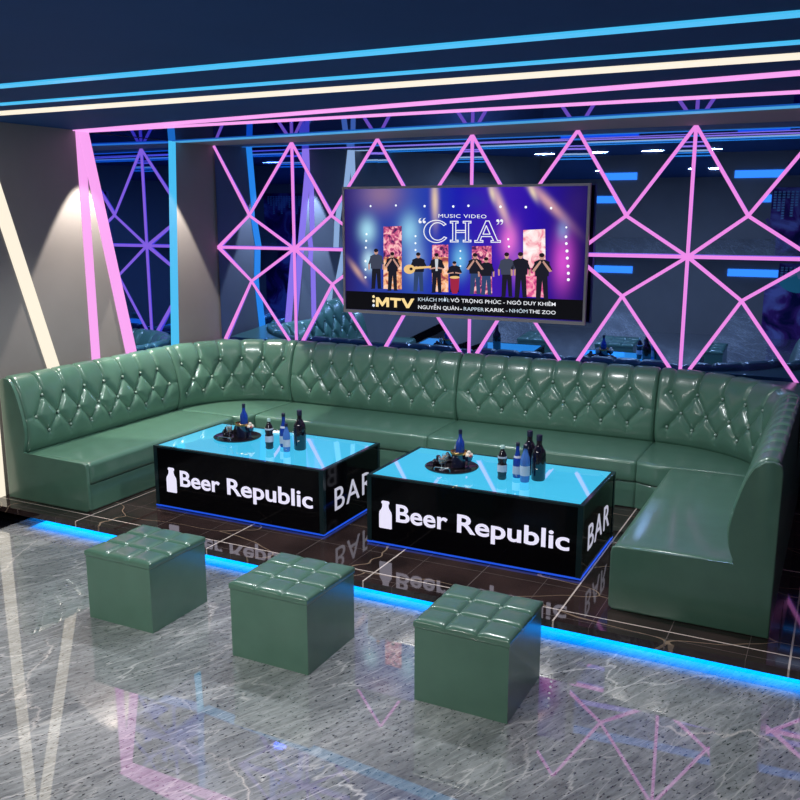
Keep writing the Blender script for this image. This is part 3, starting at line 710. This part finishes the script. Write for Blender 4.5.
def screen_mat():
    m = bpy.data.materials.new('stage_picture'); m.use_nodes=True; nt=m.node_tree; N=nt.nodes; L=nt.links
    b = N['Principled BSDF']; b.inputs['Base Color'].default_value=(.01,.01,.01,1); b.inputs['Roughness'].default_value=.3; b.inputs['Specular IOR Level'].default_value=.08
    tc = N.new('ShaderNodeTexCoord'); sx = N.new('ShaderNodeSeparateXYZ'); L.new(tc.outputs['Object'], sx.inputs[0])
    def mth(op,a,bb=None,cc=None):
        n=N.new('ShaderNodeMath'); n.operation=op
        for k,v in enumerate((a,bb,cc)):
            if v is None: continue
            if isinstance(v,(int,float)): n.inputs[k].default_value=v
            else: L.new(v,n.inputs[k])
        return n.outputs[0]
    u = mth('MULTIPLY_ADD', sx.outputs[0], 1/SWd, (tcx-SX0)/SWd); v = mth('MULTIPLY_ADD', sx.outputs[2], 1/SHt, -(SZ0-TZ0)/SHt)
    r = N.new('ShaderNodeValToRGB'); e=r.color_ramp.elements
    st=[(0,(.02,.01,.14)),(.12,(.02,.04,.32)),(.3,(.02,.06,.40)),(.5,(.01,.01,.42)),(.66,(.05,.01,.42)),(.8,(.02,.003,.36)),(1,(.01,.003,.10))]
    e[0].position,e[0].color=st[0][0],(*st[0][1],1); e[1].position,e[1].color=st[-1][0],(*st[-1][1],1)
    for p,c in st[1:-1]: q=e.new(p); q.color=(*c,1)
    L.new(u,r.inputs['Fac']); col=r.outputs[0]
    def blob(cx,cy,rx,ry,c,amt,ang=0):
        nonlocal col
        # coordinates in metres scaled
        x=mth('SUBTRACT',u,cx); y=mth('SUBTRACT',v,cy); x=mth('MULTIPLY',x,2.05)
        ca,sa=math.cos(ang),math.sin(ang)
        xr=mth('ADD',mth('MULTIPLY',x,ca),mth('MULTIPLY',y,sa)); yr=mth('SUBTRACT',mth('MULTIPLY',y,ca),mth('MULTIPLY',x,sa))
        xr=mth('DIVIDE',xr,rx); yr=mth('DIVIDE',yr,ry)
        d2=mth('ADD',mth('MULTIPLY',xr,xr),mth('MULTIPLY',yr,yr)); g=mth('EXPONENT',mth('MULTIPLY',d2,-1.)); g=mth('MULTIPLY',g,amt)
        x=N.new('ShaderNodeMix'); x.data_type='RGBA'; L.new(g,x.inputs['Factor']); L.new(col,x.inputs[6]); x.inputs[7].default_value=(*c,1); col=x.outputs[2]
    def Z(x,y): return zuv(x,y)
    for (px,py,rx,ry,c,a,ang) in (
        (150,70,.45,.22,(.35,.20,.30),.7,0),(110,180,.18,.16,(.45,.85,1.),.8,0),(115,270,.14,.14,(.55,.85,1.),.9,0),
        (235,180,.20,.20,(.35,.75,.95),.75,0),(250,265,.20,.24,(.35,.60,.95),.6,0),(385,265,.16,.2,(.2,.65,.95),.7,0),
        (310,90,.07,.26,(.85,.62,.42),.85,.03),(505,105,.075,.28,(.85,.52,.50),.8,.42),(645,95,.08,.34,(.80,.42,.42),.75,.82),(480,70,.05,.10,(1,.8,.5),.7,.3),(600,65,.05,.10,(1,.8,.5),.7,.5),
        (530,210,.16,.20,(1.,.20,.75),.8,0),(690,270,.18,.32,(.85,.10,.75),.75,0),(690,180,.10,.12,(.25,.45,.8),.5,0),(550,290,.12,.2,(.55,.15,.75),.6,0),
        (80,300,.06,.16,(.85,.5,.35),.6,.7),(430,90,.25,.10,(.02,.03,.35),.5,0),(730,100,.2,.2,(.03,.01,.15),.6,0)):
        cu,cv=Z(px,py); blob(cu,cv,rx*.42,ry*.62,c,a,ang)
    L.new(col,b.inputs['Emission Color']); b.inputs['Emission Strength'].default_value=1.0
    return m
def flat(name, uv, m, lay, parent):
    bm = bmesh.new(); bm.faces.new([bm.verts.new(SP(u,v,lay)) for u,v in uv]); bmesh.ops.recalc_face_normals(bm,faces=bm.faces)
    me = bpy.data.meshes.new(name); bm.to_mesh(me); bm.free(); return link(name, me, m, parent)
scr = obj('screen', prism(bmesh.new(), [SP(0,0,0),SP(1,0,0),SP(1,1,0),SP(0,1,0)], (0,.002,0)), screen_mat(), tv)
def em(name,c,s=1.): return mat(name,(.003,.003,.003),.4,spec=.05,emit=c,strength=s)
def noisy(name, c1, c2, c3, sc):
    m = em(name,c1); nt=m.node_tree; N=nt.nodes; L=nt.links
    tc=N.new('ShaderNodeTexCoord'); n=N.new('ShaderNodeTexNoise'); n.inputs['Scale'].default_value=sc; n.inputs['Detail'].default_value=5; n.inputs['Distortion'].default_value=1.
    r=N.new('ShaderNodeValToRGB'); e=r.color_ramp.elements; e[0].position=.38; e[1].position=.62; e[0].color=(*c1,1); e[1].color=(*c3,1); q=e.new(.5); q.color=(*c2,1)
    L.new(tc.outputs['Object'],n.inputs['Vector']); L.new(n.outputs['Fac'],r.inputs['Fac']); L.new(r.outputs[0],N['Principled BSDF'].inputs['Emission Color']); return m
mp1 = noisy('pink_stage_panel',(.08,.02,.10),(.65,.10,.25),(1.,.55,.55),22)
mp2 = noisy('bright_stage_panel',(.9,.25,.35),(1.,.75,.75),(1.,.95,.95),9)
mp3 = noisy('orange_stage_panel',(.35,.06,.08),(.95,.45,.20),(1.,.65,.5),16)
mbk = em('caption_black',(.004,.004,.006)); mwh = em('caption_white',(.92,.94,1.)); mgd = em('caption_gold',(1.,.74,.32)); mcl = em('caption_cool',(.62,.74,.85))
def zq(pts): return [zuv(*p) for p in pts]
def bar_panel(pts,m,lay=1): return flat('stage_panel', zq(pts), m, lay, scr)
bar_panel([(158,168),(212,166),(212,354),(158,352)], mp1)
bar_panel([(158,258),(212,256),(212,354),(158,352)], mp3, 2)
bar_panel([(302,222),(350,221),(350,362),(302,360)], mp1); bar_panel([(302,258),(350,258),(350,362),(302,360)], mp3, 2)
bar_panel([(420,226),(478,225),(480,370),(420,366)], mp1)
bar_panel([(572,178),(637,175),(639,378),(572,375)], mp2)
bar_panel([(572,290),(637,290),(639,378),(572,375)], noisy('rose_stage_panel',(.5,.05,.2),(.9,.15,.35),(1.,.5,.55),20), 2)
# black caption band following the lower edge
flat('caption_band', zq([(47,358),(757,386),(757,447),(47,422)]), mbk, 3, scr)
for c in scr.children:
    if c.name.startswith('caption_band'):
        me=c.data
# clamp everything of the picture to the screen rectangle
# spot lamps on stage
lampm = em('stage_lamp_white',(.85,.93,1.),1.2)
def disc(px,py,r,m,lay=4,n=12):
    u,v=zuv(px,py); return flat('stage_lamp', [(u+r/SWd*math.cos(2*PI*k/n), v+r/SHt*math.sin(2*PI*k/n)) for k in range(n)], m, lay, scr)
for px,py,r in [(120,107,.009),(195,105,.009),(280,107,.010),(365,108,.010),(410,106,.010),(505,109,.011),(580,110,.010),(655,113,.010),(700,170,.008)]+[(108,190,.010),(107,210,.010),(106,230,.010),(105,270,.011),(105,295,.010),(105,318,.010)]+[(253,196,.009),(253,217,.009),(253,237,.009)]+[(386,240,.008),(386,262,.008),(386,285,.008)]+[(699,198,.011),(700,218,.011),(702,240,.012),(703,261,.012),(705,285,.012),(706,306,.012),(706,325,.012),(528,205,.009),(530,227,.009)]:
    disc(px,py,r,lampm)
# performers
skin = em('picture_skin',(.55,.30,.24)); hair = em('picture_hair',(.015,.01,.015)); dk = em('picture_dark_clothes',(.012,.012,.022)); gy = em('picture_grey_shirt',(.05,.06,.10)); jn = em('picture_jeans',(.03,.06,.16)); wh = em('picture_white_shirt',(.6,.65,.7)); gt = em('picture_guitar',(.85,.55,.22)); rd = em('picture_drum',(.35,.02,.06))
def ell(cx,cy,rx,ry,n=14,ang=0):
    return [(cx+rx*math.cos(2*PI*k/n)*math.cos(ang)-ry*math.sin(2*PI*k/n)*math.sin(ang), cy+rx*math.cos(2*PI*k/n)*math.sin(ang)+ry*math.sin(2*PI*k/n)*math.cos(ang)) for k in range(n)]
def performer(px, head, foot, top, leg, w=1., lean=0, arm=None, shirt=None):
    H = foot-head; e = thing_part = bpy.data.objects.new('performer_picture', None)
    C.objects.link(e); e.parent = scr
    def F(n,pts,m,lay): return flat(n, [zuv(*p) for p in pts], m, lay, e)
    hw = H*.105*w; hh=H*.075
    x=px
    F('legs', [(x-hw,head+H*.48),(x+hw,head+H*.48),(x+hw*1.15,foot-H*.02),(x+hw*1.35,foot),(x+hw*.35,foot),(x+hw*.05,head+H*.60),(x-hw*.3,foot),(x-hw*1.35,foot),(x-hw*1.15,foot-H*.02)], leg, 5)
    F('torso', [(x-hw*.5,head+H*.14),(x+hw*.5,head+H*.14),(x+hw*1.45,head+H*.19),(x+hw*1.25,head+H*.5),(x-hw*1.25,head+H*.5),(x-hw*1.45,head+H*.19)], top, 6)
    if shirt: F('shirt', [(x-hw*.4,head+H*.15),(x+hw*.4,head+H*.15),(x+hw*.25,head+H*.45),(x-hw*.25,head+H*.45)], shirt, 7)
    for sgn in (-1,1):
        if arm=='mic' or arm=='play':
            F('arm', [(x+sgn*hw*1.2,head+H*.19),(x+sgn*hw*1.95,head+H*.36),(x+sgn*hw*1.5,head+H*.41),(x+sgn*hw*.9,head+H*.27)], top, 7)
            yy = head+H*(.17 if arm=='mic' else .36)
            F('forearm', [(x+sgn*hw*1.9,head+H*.39),(x+sgn*hw*1.4,head+H*.41),(x+sgn*hw*.1,yy+H*.03),(x+sgn*hw*.3,yy-H*.01)], skin, 8)
        else:
            F('arm', [(x+sgn*hw*1.25,head+H*.18),(x+sgn*hw*1.9,head+H*.38),(x+sgn*hw*1.5,head+H*.40),(x+sgn*hw*1.0,head+H*.26)], top, 7)
            F('forearm', [(x+sgn*hw*1.9,head+H*.37),(x+sgn*hw*1.85,head+H*.52),(x+sgn*hw*1.5,head+H*.52),(x+sgn*hw*1.5,head+H*.39)], skin, 7)
    F('head', ell(x,head+hh,H*.052*w,hh), skin, 8)
    F('hair', ell(x,head+hh*.6,H*.054*w,hh*.62), hair, 9)
    return F
performer(137,233,352,gy,dk)
performer(185,243,358,dk,dk,1.,arm='mic')
F = performer(262,244,360,dk,jn,1.05,arm='play')
F('guitar', ell(236,294,17,14), gt, 10); F('guitar_hole', ell(241,293,5,4.5), hair, 11); F('guitar_neck', [(250,287),(300,284),(300,290),(250,294)], gt, 10)
performer(316,246,364,dk,dk,1.0,arm='play',shirt=wh)
F = performer(369,270,362,dk,dk,1.2,arm='play')
F('drum', [(356,318),(384,318),(382,352),(377,366),(363,366),(358,352)], rd, 10); F('drum_skin', ell(370,318,15,4), gt, 11)
performer(430,246,368,dk,jn,1.05,arm='mic')
performer(463,258,370,dk,jn,1.1)
performer(524,244,376,gy,dk,1.0)
performer(565,243,378,dk,dk,1.1)
performer(628,246,384,dk,dk,1.1,arm='mic')
def STXT(name, body, x0,y0,x1,y1,cap,m,off=0.,sp=1.,lay=12):
    """baseline from (x0,y0) to (x1,y1) in photo-crop units, cap height in the same units"""
    me = text_mesh(body,1.,off,0.,sp); xs=[v.co.x for v in me.vertices]; a,b=min(xs),max(xs)
    for v in me.vertices:
        t=(v.co.x-a)/(b-a); px=x0+(x1-x0)*t; py=y0+(y1-y0)*t-v.co.y/.72*cap
        u,vv=zuv(px,py); v.co=SP(u,vv,lay)
    me.update(); return link(name, me, m, scr)
STXT('title_text','MUSIC VIDEO',322,141,464,143,11,mwh,.0,1.1)
for pts in ([(137,405),(137,377),(146,377),(156,392),(166,377),(176,378),(176,406),(168,406),(168,389),(157,404),(155,404),(145,389),(145,405)],
            [(179,378),(211,380),(211,387),(199,387),(199,407),(191,407),(191,386),(179,385)],
            [(211,380),(221,380),(231,399),(241,381),(251,381),(235,409),(227,409)]):
    flat('logo_letter', zq(pts), mgd, 12, scr)
for i,(yy,c) in enumerate(((375,(1.,.8,.4)),(388,(1.,.85,.6)),(401,(.7,.8,1.)))):
    o = disc(130,yy,.013,em('logo_dot_%s'%('gold','cream','blue')[i],c),12); o.name='logo_dot'
STXT('caption_text','KHÁCH MỜI:',262,388,354,391,11,mcl,.0)
STXT('caption_text','VÕ TRỌNG PHÚC - NGÔ DUY KHIÊM',358,391,669,403,11,mwh,.004)
STXT('caption_text','NGUYỄN QUÂN',262,411,382,415.5,11,mwh,.004)
STXT('caption_text','RAPPER',397,416,457,419,11,mcl,.0); STXT('caption_text','KARIK',461,419,517,421,11,mwh,.004)
STXT('caption_text','-',385,415.7,392,416,11,mwh,.004); STXT('caption_text','-',521,421,527,421.3,11,mcl,.0); STXT('caption_text','NHÓM',532,421.5,586,424,11,mcl,.0); STXT('caption_text','THE ZOO',590,424,669,428,11,mwh,.004)
# outlined serif CHA
def outline(poly, closed=True, w=2.6, lay=13):
    n=len(poly); bm=bmesh.new()
    for i in range(n if closed else n-1):
        a=Vector(poly[i]); b=Vector(poly[(i+1)%n]); dd=(b-a)
        if dd.length<1e-6: continue
        dn=dd.normalized(); s=Vector((-dn.y,dn.x))*w/2; a2=a-dn*w*.4; b2=b+dn*w*.4
        q=[a2-s,b2-s,b2+s,a2+s]; bm.faces.new([bm.verts.new(SP(*zuv(*p),lay)) for p in q])
    bmesh.ops.recalc_face_normals(bm,faces=bm.faces)
    me=bpy.data.meshes.new('title_letter'); bm.to_mesh(me); bm.free(); link('title_letter',me,mwh,scr)
def arc(cx,cy,rx,ry,a0,a1,n=16): return [(cx+rx*math.cos(math.radians(a0+(a1-a0)*k/n)), cy+ry*math.sin(math.radians(a0+(a1-a0)*k/n))) for k in range(n+1)]
C_out = arc(316,182,37,33,-40,-325,26); C_in = arc(320,182,24,26,-322,-42,22)
outline(C_out+C_in)
def Iletter(x,w=9,top=152,bot=213,s=7): 
    return [(x-s-w/2,top),(x+s+w/2,top),(x+s+w/2,top+5),(x+w/2,top+5),(x+w/2,bot-5),(x+s+w/2,bot-5),(x+s+w/2,bot),(x-s-w/2,bot),(x-s-w/2,bot-5),(x-w/2,bot-5),(x-w/2,top+5),(x-s-w/2,top+5)]
outline(Iletter(369)); outline(Iletter(407)); outline([(374,179),(402,179),(402,185),(374,185)])
outline([(463,151),(472,151),(497,209),(506,209),(506,214),(478,214),(478,209),(485,209),(479,197),(450,197),(446,209),(454,209),(454,214),(430,214),(430,209),(437,209)])
outline([(464,165),(475,190),(454,190)])
for x in (268,280): flat('quote_mark', zq(ell(x,154,4.5,4)), mwh, 12, scr); flat('quote_mark', zq([(x-4.5,154),(x+1,146),(x+4,142),(x-2,144),(x-5,150)]), mwh, 12, scr)
for x in (498,509): flat('quote_mark', zq(ell(x,150,4.5,4)), mwh, 12, scr); flat('quote_mark', zq([(x+4.5,150),(x-1,160),(x-4,163),(x+2,160),(x+5,153)]), mwh, 12, scr)

# ------------------------------------------------------------------ behind the camera (seen in the mirrors)
for a,b_,nm in ((-5.2,-3.72,'left'),(-2.0,-1.15,'right')):
    o = obj('light_strip', B(a,b_,YR+.001,YR+.021,2.40,2.53), M['blue_band']); tag(o, {'left':'longer blue light bar on the rear wall, reflected in the mirror wall','right':'shorter blue light bar beside the music mural, reflected in the mirror wall'}[nm], 'light strip')
def mural_mat():
    m = noisy('purple_mural',(.015,.02,.10),(.16,.05,.30),(.35,.35,.75),2.2); b=m.node_tree.nodes['Principled BSDF']; b.inputs['Emission Strength'].default_value=0.
    lk=[l for l in m.node_tree.links if l.to_socket==b.inputs['Emission Color']][0]; m.node_tree.links.new(lk.from_socket, b.inputs['Base Color']); return m
mu = thing('music_mural', 'purple music mural with a teal guitar on the rear wall, seen in the mirror wall', 'mural', (-.55,YR+.004,0))
obj('mural_panel', B(-.59,1.2,0,.012,.0,2.65), mural_mat(), mu)
bm = bmesh.new()
for i in range(24):
    hh = random.randint(3,11)
    for k in range(hh): box(bm, -.56+i*.07,-.56+i*.07+.045, .012,.016, 2.56-k*.045,2.56-k*.045+.028)
obj('equaliser_bars', bm, mat('pale_blue_paint',(.35,.65,.85),.5), mu)
gm = mat('teal_guitar_paint',(.08,.55,.55),.4)
bm = bmesh.new()
pts = [(.26*math.cos(a)*(1+.12*math.cos(2*a)), .34*math.sin(a)) for a in np.linspace(0,2*PI,40,endpoint=False)]
ga = .5
def gr(x,z): return (-.12+x*math.cos(ga)-z*math.sin(ga), .018, 1.15+x*math.sin(ga)+z*math.cos(ga))
prism(bm,[gr(x,z) for x,z in pts],(0,-.006,0)); obj('guitar_body',bm,gm,mu)
bm=bmesh.new(); prism(bm,[gr(x,z) for x,z in ((-.03,.2),(.03,.2),(.025,1.1),(-.025,1.1))],(0,.004,0)); 
obj('guitar_neck',bm,mat('purple_neck_paint',(.20,.10,.35),.4),mu)
bm=bmesh.new(); prism(bm,[gr(x,z) for x,z in ((.03,-.1),(.11,-.14),(.12,.1),(.05,.2))],(0,.004,0)); prism(bm,[gr(x,z) for x,z in ((-.09,-.02),(.02,-.02),(.02,.02),(-.09,.02))],(0,.004,0)); prism(bm,[gr(x,z) for x,z in ((-.09,.08),(.02,.08),(.02,.12),(-.09,.12))],(0,.004,0))
obj('guitar_plate',bm,mat('pale_plate_paint',(.6,.7,.75),.4),mu)

# ------------------------------------------------------------------ lights
M['lamp'] = mat('added_downlight_face',(.1,.1,.1),.5,emit=(1,.95,.88),strength=6)
def added_downlight(x,y,power,size,label):  # unseen fixtures added behind the camera to brighten the room
    t = thing('added_downlight', label, 'added light', (x,y,HC), 0, 'added ceiling fill lights behind the camera')
    obj('ring', lathe(bmesh.new(), [(.09,-.0),(.09,-.012),(.072,-.014),(.072,-.004),(.072,-.0)], n=24), M['steel'], t)
    obj('lamp_face', lathe(bmesh.new(), [(.001,-.004),(.071,-.004),(.071,-.001)], n=24), M['lamp'], t)
    l = bpy.data.lights.new('added_downlight_lamp','AREA'); l.shape='DISK'; l.size=size; l.energy=power; l.color=(1,.97,.93)
    o = bpy.data.objects.new('added_downlight_lamp', l); C.objects.link(o); o.location=(x,y,HC-.03)
for i,x in enumerate((-4.3,-3.5,-2.7,-1.9)):
    for j,y in enumerate((.8,)):
        added_downlight(x,y,(31,)[j],.3,'added round fill light on the ceiling behind the camera, not in the picture')
def spot(x,y,z,tx,ty,tz,e,ang,col=(1,.9,.8),blend=.12,r=.02):
    l = bpy.data.lights.new('washer_or_fill_spot','SPOT'); l.energy=e; l.spot_size=math.radians(ang); l.spot_blend=blend; l.color=col; l.shadow_soft_size=r
    o = bpy.data.objects.new('washer_or_fill_spot', l); C.objects.link(o); o.location=(x,y,z)
    o.rotation_euler = (Vector((tx,ty,tz))-Vector((x,y,z))).to_track_quat('-Z','Y').to_euler()
for y in (5.42,6.36): spot(-5.36,y,2.82,-5.36,y,0,200,60)
for x in (-4.2,-3.2,-2.15,-1.1): spot(x,4.88,2.82,x,4.97,0,82,118,(.93,.98,1.),.5,.06)  # spots added over the seats to brighten the sofas, no fixtures there
